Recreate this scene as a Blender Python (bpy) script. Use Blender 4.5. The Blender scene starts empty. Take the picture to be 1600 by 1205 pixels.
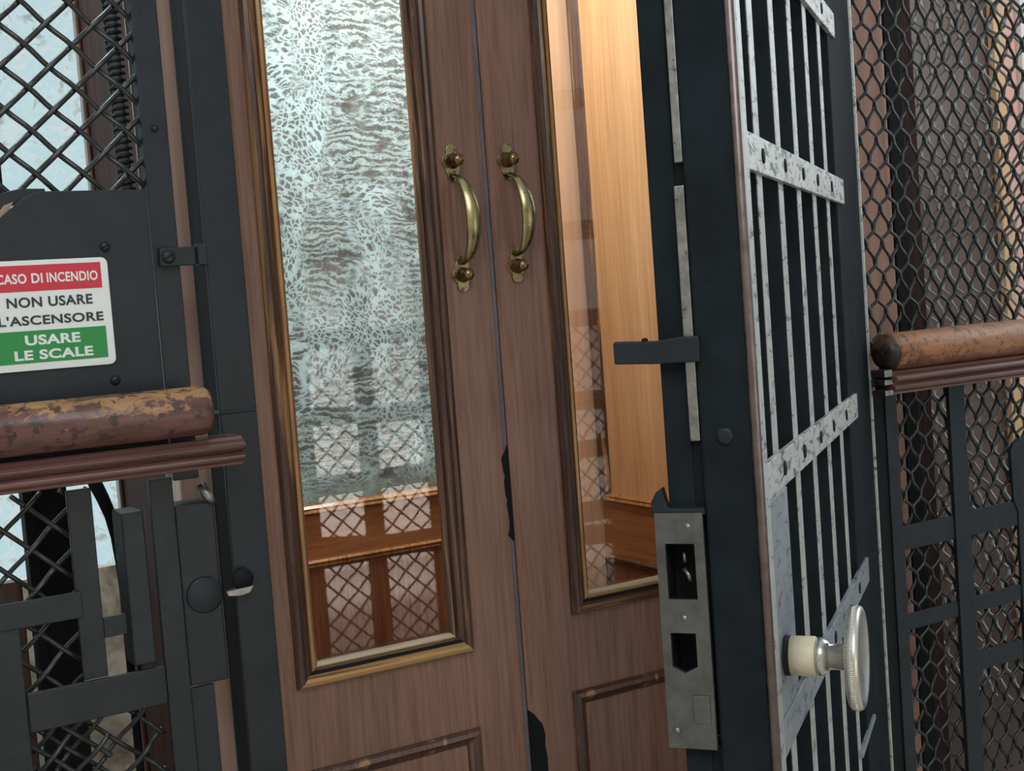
import bpy, bmesh, math, random
from mathutils import Vector, Matrix
random.seed(7)
PI = math.pi
sc = bpy.context.scene
COL = sc.collection

# ------------------------------------------------------------------ camera
cam_d = bpy.data.cameras.new('camera')
cam = bpy.data.objects.new('camera', cam_d)
COL.objects.link(cam)
sc.camera = cam
FPX = 2000.0
cam_d.sensor_fit = 'HORIZONTAL'
cam_d.sensor_width = 36.0
cam_d.lens = 36.0 * FPX / 1600.0
cam_d.clip_start = 0.02
YAW, PIT, ROL = math.radians(29.76), math.radians(3.56), math.radians(-4.24)
fw = Vector((math.sin(YAW)*math.cos(PIT), math.cos(YAW)*math.cos(PIT), -math.sin(PIT)))
r0 = Vector((math.cos(YAW), -math.sin(YAW), 0))
u0 = r0.cross(fw)
RR = r0*math.cos(ROL) + u0*math.sin(ROL)
UU = -r0*math.sin(ROL) + u0*math.cos(ROL)
M3 = Matrix((RR, UU, -fw)).transposed()
cam.matrix_world = Matrix.Translation((0, 0, 1.15)) @ M3.to_4x4()

# ------------------------------------------------------------------ world, lights, exposure
sc.view_settings.view_transform = 'Standard'
sc.view_settings.look = 'None'
sc.view_settings.gamma = 1.0
sc.view_settings.use_curve_mapping = False
sc.view_settings.exposure = 0.0
w = bpy.data.worlds.new('world'); sc.world = w; w.use_nodes = True
bg = w.node_tree.nodes['Background']
bg.inputs[0].default_value = (0.80, 0.92, 1.0, 1)
bg.inputs[1].default_value = 0.55

def area(name, loc, target, sx, sy, power, color):
    d = bpy.data.lights.new(name, 'AREA'); d.shape = 'RECTANGLE'; d.size = sx; d.size_y = sy
    d.energy = power; d.color = color
    o = bpy.data.objects.new(name, d); COL.objects.link(o); o.location = loc
    o.rotation_euler = (Vector(target) - Vector(loc)).to_track_quat('-Z', 'Y').to_euler()
    return o
area('landing_light', (-0.3, -0.9, 2.9), (0.9, 1.5, 0.9), 1.6, 1.2, 32, (0.97, 0.98, 1.0))
area('shaft_fill_light', (0.1, 2.15, 2.9), (0.15, 2.4, 0.5), 0.9, 0.5, 38, (0.9, 0.97, 1.0))  # added fill from above, brightens the pale wall; no known skylight
area('wall_fill_light', (1.9, -1.55, 0.45), (1.9, -2.35, 0.30), 2.2, 0.25, 55, (1.0, 0.97, 0.93))  # added lamp, brightens the wall that the door panes mirror
area('stair_daylight', (3.6, 1.2, 2.2), (1.2, 1.3, 1.45), 1.2, 1.2, 22, (0.88, 0.95, 1.0))
area('car_lamp', (1.1, 1.95, 2.12), (1.1, 1.95, 0.0), 0.5, 0.4, 14.5, (1.0, 0.97, 0.91))
area('shaft_daylight', (1.10, 2.60, 1.75), (1.06, 2.28, 1.45), 0.6, 0.6, 5.2, (0.76, 0.95, 1.0))

# ------------------------------------------------------------------ material helpers
def new_mat(name):
    m = bpy.data.materials.new(name); m.use_nodes = True
    nt = m.node_tree
    return m, nt, nt.nodes['Principled BSDF'], nt.nodes['Material Output']
def N(nt, kind, **kw):
    n = nt.nodes.new(kind)
    for k, v in kw.items():
        if k in ('operation', 'data_type', 'blend_type', 'feature', 'wave_type', 'bands_direction', 'distance', 'noise_dimensions', 'voronoi_dimensions'):
            setattr(n, k, v)
        else:
            n.inputs[k].default_value = v
    return n
def coords(nt, scale=(1, 1, 1), loc=(0, 0, 0), rot=(0, 0, 0)):
    tc = nt.nodes.new('ShaderNodeTexCoord'); mp = nt.nodes.new('ShaderNodeMapping')
    mp.inputs['Scale'].default_value = scale; mp.inputs['Location'].default_value = loc; mp.inputs['Rotation'].default_value = rot
    nt.links.new(tc.outputs['Object'], mp.inputs['Vector'])
    return mp.outputs['Vector']
def noise(nt, vec, scale, detail=3.0, rough=0.5, dist=0.0):
    n = N(nt, 'ShaderNodeTexNoise', Scale=scale, Detail=detail, Roughness=rough, Distortion=dist)
    nt.links.new(vec, n.inputs['Vector'])
    return n.outputs['Fac']
def ramp(nt, fac, stops):
    r = nt.nodes.new('ShaderNodeValToRGB')
    el = r.color_ramp.elements
    while len(el) < len(stops): el.new(0.5)
    for e, (p, c) in zip(el, stops):
        e.position = p; e.color = (c[0], c[1], c[2], 1) if hasattr(c, '__len__') else (c, c, c, 1)
    nt.links.new(fac, r.inputs['Fac'])
    return r.outputs['Color']
def mix(nt, fac, a, b, mode='MIX'):
    m = nt.nodes.new('ShaderNodeMix'); m.data_type = 'RGBA'; m.blend_type = mode
    for s, v in ((m.inputs[0], fac), (m.inputs[6], a), (m.inputs[7], b)):
        if hasattr(v, 'links'): nt.links.new(v, s)
        elif hasattr(v, '__len__'): s.default_value = (v[0], v[1], v[2], 1)
        else: s.default_value = v
    return m.outputs[2]
def math_n(nt, op, a, b=None):
    m = nt.nodes.new('ShaderNodeMath'); m.operation = op
    for i, v in enumerate((a, b)):
        if v is None: continue
        if hasattr(v, 'links'): nt.links.new(v, m.inputs[i])
        else: m.inputs[i].default_value = v
    return m.outputs[0]
def bump(nt, bsdf, h, strength=0.2, dist=0.002):
    b = nt.nodes.new('ShaderNodeBump'); b.inputs['Strength'].default_value = strength; b.inputs['Distance'].default_value = dist
    nt.links.new(h, b.inputs['Height']); nt.links.new(b.outputs['Normal'], bsdf.inputs['Normal'])

def lin(r, g, b):
    f = lambda c: (c/255/12.92) if c/255 <= 0.04045 else ((c/255+0.055)/1.055)**2.4
    return (f(r), f(g), f(b))

def mat_paint(name, col, rough=0.38, chips=0.0, bumpy=0.25, chipcol=(0.25, 0.26, 0.25), spec=0.5):
    m, nt, p, out = new_mat(name)
    v = coords(nt)
    n1 = noise(nt, v, 18, 4, 0.6)
    c = ramp(nt, n1, [(0.3, [x*0.8 for x in col]), (0.7, [x*1.25 for x in col])])
    if chips:
        n2 = noise(nt, v, 60, 6, 0.7)
        f = ramp(nt, n2, [(0.72-chips, 0.0), (0.75-chips, 1.0)])
        c = mix(nt, f, c, chipcol)
    nt.links.new(c, p.inputs['Base Color'])
    p.inputs['Roughness'].default_value = rough
    p.inputs['Specular IOR Level'].default_value = spec
    bump(nt, p, noise(nt, v, 95, 3, 0.55), bumpy, 0.0015)
    return m

def mat_wood(name, dark, light, axis='Z', rough=0.3, grain=1.0, coat=0.3, wear=None, wear_amt=0.0, spec=0.5):
    m, nt, p, out = new_mat(name)
    s = {'Z': (90, 90, 4), 'X': (4, 90, 90), 'Y': (90, 4, 90)}[axis]
    v = coords(nt, s)
    n1 = noise(nt, v, 1.6*grain, 5, 0.65, 0.4)
    s2 = tuple(x*0.14 for x in s)
    n2 = noise(nt, coords(nt, s2), 1.2, 3, 0.5, 0.3)
    mid = [(a+b)/2 for a, b in zip(dark, light)]
    c = ramp(nt, n1, [(0.32, dark), (0.5, mid), (0.72, light)])
    c2 = ramp(nt, n2, [(0.3, 0.78), (0.7, 1.12)])
    c = mix(nt, 1.0, c, c2, 'MULTIPLY')
    if wear is not None:
        st = tuple(x*0.35 for x in s)
        n3 = noise(nt, coords(nt, st, (3.1, 1.7, 0.4)), 1.5, 6, 0.7, 0.6)
        f = ramp(nt, n3, [(0.56-wear_amt, 0.0), (0.66-wear_amt, 1.0)])
        c = mix(nt, f, c, wear)
    nt.links.new(c, p.inputs['Base Color'])
    p.inputs['Roughness'].default_value = rough
    p.inputs['Specular IOR Level'].default_value = spec
    p.inputs['Coat Weight'].default_value = coat
    p.inputs['Coat Roughness'].default_value = 0.18
    bump(nt, p, n1, 0.12, 0.0008)
    return m

def mat_metal(name, col, rough=0.3, var=0.25, scale=40, stain=None, stain_amt=0.0):
    m, nt, p, out = new_mat(name)
    v = coords(nt)
    n1 = noise(nt, v, scale, 5, 0.65)
    c = ramp(nt, n1, [(0.3, [x*(1-var) for x in col]), (0.7, [min(1, x*(1+var)) for x in col])])
    if stain is not None:
        f = ramp(nt, noise(nt, v, scale*1.7, 6, 0.75), [(0.55-stain_amt, 0.0), (0.63-stain_amt, 1.0)])
        c = mix(nt, f, c, stain)
    nt.links.new(c, p.inputs['Base Color'])
    p.inputs['Metallic'].default_value = 1.0
    r = ramp(nt, n1, [(0.3, rough*0.8), (0.7, rough*1.25)])
    nt.links.new(r, p.inputs['Roughness'])
    return m

M = {}
M['black'] = mat_paint('black_gloss_paint', (0.013, 0.0185, 0.0225), 0.42, 0, 0.35, spec=0.35)
M['black_chip'] = mat_paint('chipped_black_paint', (0.013, 0.018, 0.022), 0.45, 0.03, 0.4, spec=0.35)
M['sheet'] = mat_paint('black_sheet_paint', (0.019, 0.024, 0.029), 0.5, 0, 0.08, spec=0.3)
M['matt_black'] = mat_paint('matt_black_paint', (0.008, 0.009, 0.010), 0.7, spec=0.2)  # flat black for dark parts and for shade painted into recesses
M['gate_black'] = mat_paint('gate_black_paint', (0.015, 0.020, 0.024), 0.65, 0.0, 0.4, spec=0.04)
M['corner_worn'] = mat_metal('worn_brown_corner', (0.20, 0.16, 0.15), 0.38, 0.25, 50)
M['wire'] = mat_paint('black_wire_paint', (0.022, 0.026, 0.026), 0.26, 0, 0.15)
M['wire_far'] = mat_paint('window_lit_wire_paint', (0.34, 0.34, 0.30), 0.4, 0.05, 0.3, (0.5, 0.47, 0.38))  # pale base stands in for window light caught by the wires
M['door_wood'] = mat_wood('mahogany_veneer', lin(116, 83, 67), lin(152, 114, 95), 'Z', 0.36, 1.0, 0.2)
M['moulding'] = mat_wood('dark_worn_moulding', lin(50, 32, 27), lin(102, 72, 56), 'Z', 0.3, 1.2, 0.35, lin(158, 118, 76), 0.03)
M['moulding_x'] = mat_wood('dark_worn_moulding_level', lin(70, 46, 34), lin(118, 84, 54), 'X', 0.3, 1.0, 0.4, lin(186, 146, 92), 0.10)
M['edge_grey'] = mat_paint('grey_edge_strip', lin(98, 92, 97), 0.4, 0.02, 0.1, lin(60, 48, 46))
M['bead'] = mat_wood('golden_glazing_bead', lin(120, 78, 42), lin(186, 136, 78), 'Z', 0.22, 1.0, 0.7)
M['bead_sill'] = mat_wood('glossy_sill_bead', lin(196, 172, 130), lin(236, 220, 186), 'X', 0.16, 1.0, 1.0)  # paler than the other beads: the sill's highlight is put into the colour
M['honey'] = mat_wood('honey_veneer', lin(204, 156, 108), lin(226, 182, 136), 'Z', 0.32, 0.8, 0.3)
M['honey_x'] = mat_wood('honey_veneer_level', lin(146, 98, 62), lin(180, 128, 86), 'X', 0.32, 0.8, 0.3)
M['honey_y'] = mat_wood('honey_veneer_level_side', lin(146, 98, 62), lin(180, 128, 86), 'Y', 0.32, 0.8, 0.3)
M['beige'] = mat_wood('pale_veneer', lin(214, 176, 144), lin(232, 198, 168), 'Z', 0.32, 0.6, 0.3)
M['panel_red'] = mat_wood('red_brown_veneer', lin(112, 74, 54), lin(152, 104, 78), 'Z', 0.3, 1.0, 0.35)
M['car_out'] = mat_wood('brown_car_casing', lin(164, 126, 108), lin(192, 152, 132), 'Z', 0.5, 0.6, 0.05, spec=0.3)
M['car_dark'] = mat_wood('dark_car_casing', lin(46, 32, 30), lin(78, 56, 50), 'Z', 0.7, 0.8, 0.0, spec=0.12)
M['pale_strip'] = mat_wood('pale_batten', lin(192, 156, 138), lin(218, 184, 166), 'Z', 0.45, 0.6, 0.1)
def mat_flaked(name, dark, light, bare, amt, gloss, bias):
    m, nt, p, out = new_mat(name)
    n1 = noise(nt, coords(nt, (9, 55, 55)), 1.5, 5, 0.65, 0.5)
    c = ramp(nt, n1, [(0.3, dark), (0.7, light)])
    n3 = noise(nt, coords(nt, (1.0, 2.0, 2.0), (0.3, 0.2, 0.1)), 26, 7, 0.72, 0.5)
    n4 = noise(nt, coords(nt), 6.0, 2, 0.5)
    tc = nt.nodes.new('ShaderNodeTexCoord'); sp_ = nt.nodes.new('ShaderNodeSeparateXYZ'); nt.links.new(tc.outputs['Object'], sp_.inputs[0])
    # hands wear the top of the rail most
    top = math_n(nt, 'MULTIPLY', math_n(nt, 'SUBTRACT', sp_.outputs[2], bias), 7.0)
    f = ramp(nt, math_n(nt, 'ADD', math_n(nt, 'ADD', n3, math_n(nt, 'MULTIPLY', n4, 0.45)), top), [(0.80-amt, 0.0), (0.86-amt, 1.0)])
    bare_v = mix(nt, ramp(nt, n1, [(0.35, 0.0), (0.65, 1.0)]), [x*0.62 for x in bare], bare)
    c = mix(nt, f, c, bare_v)
    sp2 = ramp(nt, noise(nt, coords(nt, (1, 1, 1), (2, 2, 2)), 75, 4, 0.7), [(0.40, 1.0), (0.45, 0.0)])
    c = mix(nt, math_n(nt, 'MULTIPLY', sp2, 0.8), c, (0.035, 0.022, 0.018))
    nt.links.new(c, p.inputs['Base Color'])
    r = mix(nt, f, (gloss, gloss, gloss), (0.55, 0.55, 0.55)); nt.links.new(r, p.inputs['Roughness'])
    p.inputs['Specular IOR Level'].default_value = 0.45
    bump(nt, p, n3, 0.35, 0.001)
    return m
M['rail'] = mat_flaked('flaked_handrail', lin(80, 52, 46), lin(120, 84, 74), lin(184, 142, 96), 0.05, 0.34, 0.078)
M['rail_orange'] = mat_flaked('worn_orange_handrail', lin(88, 52, 34), lin(128, 80, 52), lin(166, 110, 68), 0.20, 0.42, 0.060)
M['rail_dark'] = mat_flaked('blackened_rail_end', lin(26, 20, 18), lin(44, 33, 28), lin(96, 72, 54), 0.06, 0.4, 0.060)
M['rail_base'] = mat_wood('handrail_base_wood', lin(80, 54, 49), lin(124, 88, 80), 'X', 0.3, 0.8, 0.5)
M['brass'] = mat_metal('aged_brass', (0.50, 0.42, 0.22), 0.3, 0.2, 60, (0.16, 0.12, 0.06), -0.05)
M['brass_dark'] = mat_metal('tarnished_brass', (0.30, 0.19, 0.09), 0.28, 0.25, 90)
M['brass_rose'] = mat_metal('tarnished_rose_brass', (0.36, 0.31, 0.17), 0.3, 0.35, 70, (0.07, 0.055, 0.03), 0.02)
M['nickel'] = mat_metal('brushed_nickel', (0.66, 0.64, 0.60), 0.22, 0.06, 30)
M['nickel_face'] = mat_metal('polished_nickel', (0.72, 0.69, 0.63), 0.3, 0.05, 20)
M['bare'] = mat_metal('bare_steel', (0.33, 0.33, 0.31), 0.4, 0.3, 90, (0.10, 0.10, 0.10), -0.02)
M['lock'] = mat_metal('dull_lock_steel', (0.17, 0.175, 0.165), 0.5, 0.25, 60, (0.36, 0.34, 0.29), -0.12)
M['rod_grey'] = mat_paint('grey_rod_paint', lin(128, 130, 132), 0.35)
M['ivory'] = mat_paint('ivory_plastic', lin(214, 204, 174), 0.4, 0, 0.05)
M['rust'] = mat_paint('flaking_cream_rust', lin(150, 138, 118), 0.8, 0.1, 0.8, lin(70, 52, 38))

def mat_worn_white(name, col=(0.60, 0.61, 0.57), fleck=0.02):
    m, nt, p, out = new_mat(name)
    v = coords(nt)
    n1 = noise(nt, coords(nt, (22, 60, 60)), 1.6, 8, 0.72, 0.6)
    n2 = noise(nt, v, 25, 4, 0.6)
    c = ramp(nt, n2, [(0.3, [x*0.75 for x in col]), (0.65, col)])
    f = ramp(nt, n1, [(0.34+fleck, 1.0), (0.41+fleck, 0.0)])
    c = mix(nt, f, c, (0.10, 0.105, 0.10))
    nt.links.new(c, p.inputs['Base Color'])
    p.inputs['Metallic'].default_value = 0.35
    p.inputs['Roughness'].default_value = 0.42
    bump(nt, p, n1, 0.3, 0.001)
    return m
M['white_worn'] = mat_worn_white('worn_pale_metal', (0.54, 0.555, 0.52), 0.04)
M['strap_worn'] = mat_worn_white('flecked_pale_metal', (0.62, 0.64, 0.60), 0.075)
M['grey_worn'] = mat_worn_white('worn_grey_metal', (0.33, 0.37, 0.40), 0.05)

def mat_plain(name, col, rough=0.5, spec=0.5):
    m, nt, p, out = new_mat(name)
    n1 = noise(nt, coords(nt), 9, 3)
    c = ramp(nt, n1, [(0.3, [x*0.95 for x in col]), (0.7, [min(1, x*1.03) for x in col])])
    nt.links.new(c, p.inputs['Base Color'])
    p.inputs['Roughness'].default_value = rough; p.inputs['Specular IOR Level'].default_value = spec
    return m
M['sign_white'] = mat_plain('sign_white', lin(226, 232, 228), 0.35)
M['sign_red'] = mat_plain('sign_red', lin(200, 40, 62), 0.35)
M['sign_green'] = mat_plain('sign_green', lin(10, 138, 62), 0.35)
M['sign_ink'] = mat_plain('sign_ink', lin(38, 40, 48), 0.4)
M['plaster'] = mat_plain('landing_plaster', lin(232, 228, 222), 0.8, 0.2)
M['pink'] = mat_plain('pink_plaster', lin(226, 176, 160), 0.7, 0.2)
M['cream'] = mat_plain('cream_trim', lin(214, 170, 122), 0.5)
M['floor'] = mat_plain('stone_floor', lin(66, 56, 50), 0.5)
M['floor_pale'] = mat_plain('pale_marble_floor', lin(196, 186, 176), 0.4)
M['brown_wall'] = mat_wood('dark_panelled_wall', lin(72, 51, 42), lin(106, 79, 66), 'Z', 0.4, 0.5, 0.1)

def mat_clear_glass():
    m = bpy.data.materials.new('clear_glass'); m.use_nodes = True
    nt = m.node_tree; nt.nodes.clear()
    o = nt.nodes.new('ShaderNodeOutputMaterial'); t = nt.nodes.new('ShaderNodeBsdfTransparent'); g = nt.nodes.new('ShaderNodeBsdfGlossy')
    t.inputs[0].default_value = (0.97, 0.985, 0.975, 1)
    g.inputs['Roughness'].default_value = 0.012
    fr = nt.nodes.new('ShaderNodeFresnel'); fr.inputs['IOR'].default_value = 1.5
    mx = nt.nodes.new('ShaderNodeMixShader')
    nt.links.new(fr.outputs[0], mx.inputs[0]); nt.links.new(t.outputs[0], mx.inputs[1]); nt.links.new(g.outputs[0], mx.inputs[2])
    nt.links.new(mx.outputs[0], o.inputs['Surface'])
    return m
M['glass'] = mat_clear_glass()

FZ = 0.60
def mat_frost(name, emit=None):
    """glue-chip ('ice') glass: curling pale ridges over clear grey flakes"""
    m = bpy.data.materials.new(name); m.use_nodes = True
    nt = m.node_tree; nt.nodes.clear()
    out = nt.nodes.new('ShaderNodeOutputMaterial')
    v = coords(nt)
    # slow warp of the coordinates
    wn = N(nt, 'ShaderNodeTexNoise', Scale=7.0, Detail=2.0); nt.links.new(v, wn.inputs['Vector'])
    sub = nt.nodes.new('ShaderNodeVectorMath'); sub.operation = 'SUBTRACT'; sub.inputs[1].default_value = (0.5, 0.5, 0.5)
    nt.links.new(wn.outputs['Color'], sub.inputs[0])
    scl = nt.nodes.new('ShaderNodeVectorMath'); scl.operation = 'SCALE'; scl.inputs['Scale'].default_value = 0.10
    nt.links.new(sub.outputs[0], scl.inputs[0])
    fn = N(nt, 'ShaderNodeTexNoise', Scale=70.0, Detail=4.0, Roughness=0.65); nt.links.new(v, fn.inputs['Vector'])
    sub2 = nt.nodes.new('ShaderNodeVectorMath'); sub2.operation = 'SUBTRACT'; sub2.inputs[1].default_value = (0.5, 0.5, 0.5)
    nt.links.new(fn.outputs['Color'], sub2.inputs[0])
    scl2 = nt.nodes.new('ShaderNodeVectorMath'); scl2.operation = 'SCALE'; scl2.inputs['Scale'].default_value = 0.020
    nt.links.new(sub2.outputs[0], scl2.inputs[0])
    ad = nt.nodes.new('ShaderNodeVectorMath'); nt.links.new(v, ad.inputs[0]); nt.links.new(scl.outputs[0], ad.inputs[1])
    ad2 = nt.nodes.new('ShaderNodeVectorMath'); nt.links.new(ad.outputs[0], ad2.inputs[0]); nt.links.new(scl2.outputs[0], ad2.inputs[1])
    def vor(sx, sz):
        mp = nt.nodes.new('ShaderNodeMapping'); mp.inputs['Scale'].default_value = (sx, 1, sz)
        nt.links.new(ad2.outputs[0], mp.inputs['Vector'])
        vo = N(nt, 'ShaderNodeTexVoronoi', feature='DISTANCE_TO_EDGE', Scale=1.0); nt.links.new(mp.outputs[0], vo.inputs['Vector'])
        return vo.outputs['Distance']
    # jagged horizontal ridges, crackle cells in drifting columns, feathered hairs
    sep = nt.nodes.new('ShaderNodeSeparateXYZ'); nt.links.new(v, sep.inputs[0])
    big = noise(nt, coords(nt, (5.0, 1, 7.0)), 1.0, 1.0)
    med = noise(nt, coords(nt, (22, 1, 34)), 1.0, 3.0, 0.6)
    fine = noise(nt, coords(nt, (110, 1, 150)), 1.0, 3.0, 0.65)
    ph = math_n(nt, 'ADD', math_n(nt, 'ADD', math_n(nt, 'MULTIPLY', sep.outputs[2], 470.0), math_n(nt, 'MULTIPLY', big, 34.0)), math_n(nt, 'ADD', math_n(nt, 'MULTIPLY', med, 19.0), math_n(nt, 'MULTIPLY', fine, 5.5)))
    wav = math_n(nt, 'SINE', ph)
    ridge = ramp(nt, math_n(nt, 'ADD', math_n(nt, 'MULTIPLY', wav, 0.5), 0.5), [(0.46, 0.0), (0.55, 1.0), (0.68, 0.9), (0.80, 0.40), (0.90, 0.5), (0.96, 0.95)])
    brk = ramp(nt, noise(nt, coords(nt, (26, 1, 60), (1.3, 0, 0.7)), 1.0, 3, 0.6), [(0.50, 0.0), (0.58, 0.9)])
    crk = ramp(nt, vor(70, 120), [(0.0, 1.0), (0.09, 0.95), (0.2, 0.05)])
    ridge = mix(nt, brk, ridge, crk)
    gap = ramp(nt, noise(nt, coords(nt, (14, 1, 42), (5.3, 0, 3.7)), 1.0, 2, 0.5), [(0.34, 0.0), (0.40, 1.0)])
    ridge = mix(nt, 1.0, ridge, gap, 'MULTIPLY')
    cell = ramp(nt, vor(105, 92), [(0.0, 1.0), (0.10, 0.95), (0.20, 0.05)])
    cell2 = ramp(nt, vor(38, 110), [(0.0, 1.0), (0.09, 0.95), (0.2, 0.0)])
    region = ramp(nt, noise(nt, coords(nt, (9.0, 1, 3.0), (0.35, 0, 0)), 1.0, 2), [(0.47, 0.0), (0.55, 1.0)])
    region2 = ramp(nt, noise(nt, coords(nt, (8.0, 1, 6.0), (4.3, 0, 2.2)), 1.0, 2), [(0.50, 0.0), (0.60, 1.0)])
    pat = mix(nt, region2, ridge, cell2)
    pat = mix(nt, region, pat, cell)
    hair = ramp(nt, noise(nt, ad2.outputs[0], 150, 5, 0.7), [(0.50, 0.0), (0.68, 0.5)])
    pat = mix(nt, 1.0, pat, hair, 'LIGHTEN')
    # dark things behind the lower glass, painted in as dull grey-green flakes
    flat = ramp(nt, noise(nt, ad2.outputs[0], 38, 4, 0.6, 1.0), [(0.35, 0.25), (0.65, 0.8)])
    low = math_n(nt, 'ADD', sep.outputs[2], math_n(nt, 'MULTIPLY', med, 0.25))
    fade = ramp(nt, low, [(0.30 + FZ, 0.85), (0.62 + FZ, 0.0)])
    pat = mix(nt, fade, pat, flat)
    dimmed = mix(nt, fade, (0.84, 0.95, 0.97), (0.62, 0.66, 0.58))
    col = mix(nt, pat, mix(nt, fade, (0.24, 0.24, 0.225), (0.36, 0.37, 0.31)), dimmed)
    if emit is None:
        tr = nt.nodes.new('ShaderNodeBsdfTranslucent'); nt.links.new(col, tr.inputs[0])
        df = nt.nodes.new('ShaderNodeBsdfDiffuse'); nt.links.new(col, df.inputs[0])
        gl = nt.nodes.new('ShaderNodeBsdfGlossy'); gl.inputs['Roughness'].default_value = 0.25
        a = nt.nodes.new('ShaderNodeMixShader'); a.inputs[0].default_value = 0.25
        nt.links.new(tr.outputs[0], a.inputs[1]); nt.links.new(df.outputs[0], a.inputs[2])
        b = nt.nodes.new('ShaderNodeMixShader'); b.inputs[0].default_value = 0.05
        nt.links.new(a.outputs[0], b.inputs[1]); nt.links.new(gl.outputs[0], b.inputs[2])
        nt.links.new(b.outputs[0], out.inputs['Surface'])
    else:
        soft = ramp(nt, noise(nt, ad2.outputs[0], 22, 5, 0.6, 0.8), [(0.28, (0.46, 0.50, 0.48)), (0.40, (0.78, 0.88, 0.88)), (0.5, (0.58, 0.84, 0.90)), (0.58, (0.72, 0.90, 0.92)), (0.68, (0.44, 0.54, 0.54))])
        e = nt.nodes.new('ShaderNodeEmission'); e.inputs['Strength'].default_value = emit
        nt.links.new(soft, e.inputs['Color']); nt.links.new(e.outputs[0], out.inputs['Surface'])
    return m
M['frost'] = mat_frost('ice_patterned_glass')
M['frost_lit'] = mat_frost('daylit_ice_glass', 0.8)

def mat_marble():
    m, nt, p, out = new_mat('stained_pale_wall')
    n1 = noise(nt, coords(nt, (1, 1, 0.7)), 14, 6, 0.65, 0.8)
    c = ramp(nt, n1, [(0.3, lin(120, 112, 100)), (0.48, lin(176, 166, 150)), (0.62, lin(212, 204, 186)), (0.75, lin(178, 140, 92))])
    nt.links.new(c, p.inputs['Base Color']); p.inputs['Roughness'].default_value = 0.5
    return m
M['marble'] = mat_marble()

def mat_window_light(name, col, s):
    m = bpy.data.materials.new(name); m.use_nodes = True
    nt = m.node_tree; nt.nodes.clear()
    o = nt.nodes.new('ShaderNodeOutputMaterial'); e = nt.nodes.new('ShaderNodeEmission')
    e.inputs[0].default_value = (*col, 1); e.inputs[1].default_value = s
    nt.links.new(e.outputs[0], o.inputs['Surface'])
    return m
M['window_light'] = mat_window_light('bright_daylit_pane', (0.92, 0.97, 1.0), 2.2)

# ------------------------------------------------------------------ mesh helpers
def box(bm, x0, x1, y0, y1, z0, z1):
    vs = [bm.verts.new((x, y, z)) for z in (z0, z1) for y in (y0, y1) for x in (x0, x1)]
    for f in ((0, 2, 3, 1), (4, 5, 7, 6), (0, 1, 5, 4), (2, 6, 7, 3), (0, 4, 6, 2), (1, 3, 7, 5)):
        bm.faces.new([vs[i] for i in f])
def tube(bm, pts, r, seg=8, cap=True, flat=None):
    pts = [Vector(p) for p in pts]
    n = len(pts); rings = []
    rr = r if hasattr(r, '__len__') else [r]*n
    t0 = (pts[1]-pts[0]).normalized()
    up = Vector((0, 0, 1)) if abs(t0.z) < 0.9 else Vector((1, 0, 0))
    a = t0.cross(up).normalized(); b = t0.cross(a).normalized()
    for i in range(n):
        t = (pts[min(i+1, n-1)]-pts[max(i-1, 0)]).normalized()
        a = (a - t*a.dot(t)).normalized(); b = t.cross(a).normalized()
        sx, sy = (1, 1) if flat is None else flat
        rings.append([bm.verts.new(pts[i] + a*math.cos(2*PI*k/seg)*rr[i]*sx + b*math.sin(2*PI*k/seg)*rr[i]*sy) for k in range(seg)])
    for i in range(n-1):
        for k in range(seg):
            f = bm.faces.new((rings[i][k], rings[i+1][k], rings[i+1][(k+1) % seg], rings[i][(k+1) % seg])); f.smooth = True
    if cap:
        bm.faces.new(rings[0]); bm.faces.new(rings[-1][::-1])
def lathe(bm, prof, org, axis, seg=32):
    """prof: list of (distance along axis, radius)"""
    org = Vector(org); ax = Vector(axis).normalized()
    up = Vector((0, 0, 1)) if abs(ax.z) < 0.9 else Vector((1, 0, 0))
    a = ax.cross(up).normalized(); b = ax.cross(a)
    rings = []
    for d, r in prof:
        c = org + ax*d
        rings.append([bm.verts.new(c + (a*math.cos(2*PI*k/seg) + b*math.sin(2*PI*k/seg))*max(r, 1e-5)) for k in range(seg)])
    for i in range(len(prof)-1):
        for k in range(seg):
            f = bm.faces.new((rings[i][k], rings[i][(k+1) % seg], rings[i+1][(k+1) % seg], rings[i+1][k])); f.smooth = True
    bm.faces.new(rings[0][::-1]); bm.faces.new(rings[-1])
def prism(bm, poly, y0, y1, mp=None):
    """polygon of (x,z) extruded from y0 to y1 (mp maps (x,y,z) elsewhere)"""
    mp = mp or (lambda x, y, z: (x, y, z))
    a = [bm.verts.new(mp(x, y0, z)) for x, z in poly]; b = [bm.verts.new(mp(x, y1, z)) for x, z in poly]
    n = len(poly)
    bm.faces.new(a); bm.faces.new(b[::-1])
    for i in range(n):
        bm.faces.new((a[i], b[i], b[(i+1) % n], a[(i+1) % n]))
def extrude_x(bm, prof, x0, x1):
    """closed (y,z) profile swept along x"""
    a = [bm.verts.new((x0, y, z)) for y, z in prof]; b = [bm.verts.new((x1, y, z)) for y, z in prof]
    n = len(prof)
    bm.faces.new(a); bm.faces.new(b[::-1])
    for i in range(n):
        bm.faces.new((a[i], b[i], b[(i+1) % n], a[(i+1) % n]))
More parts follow.
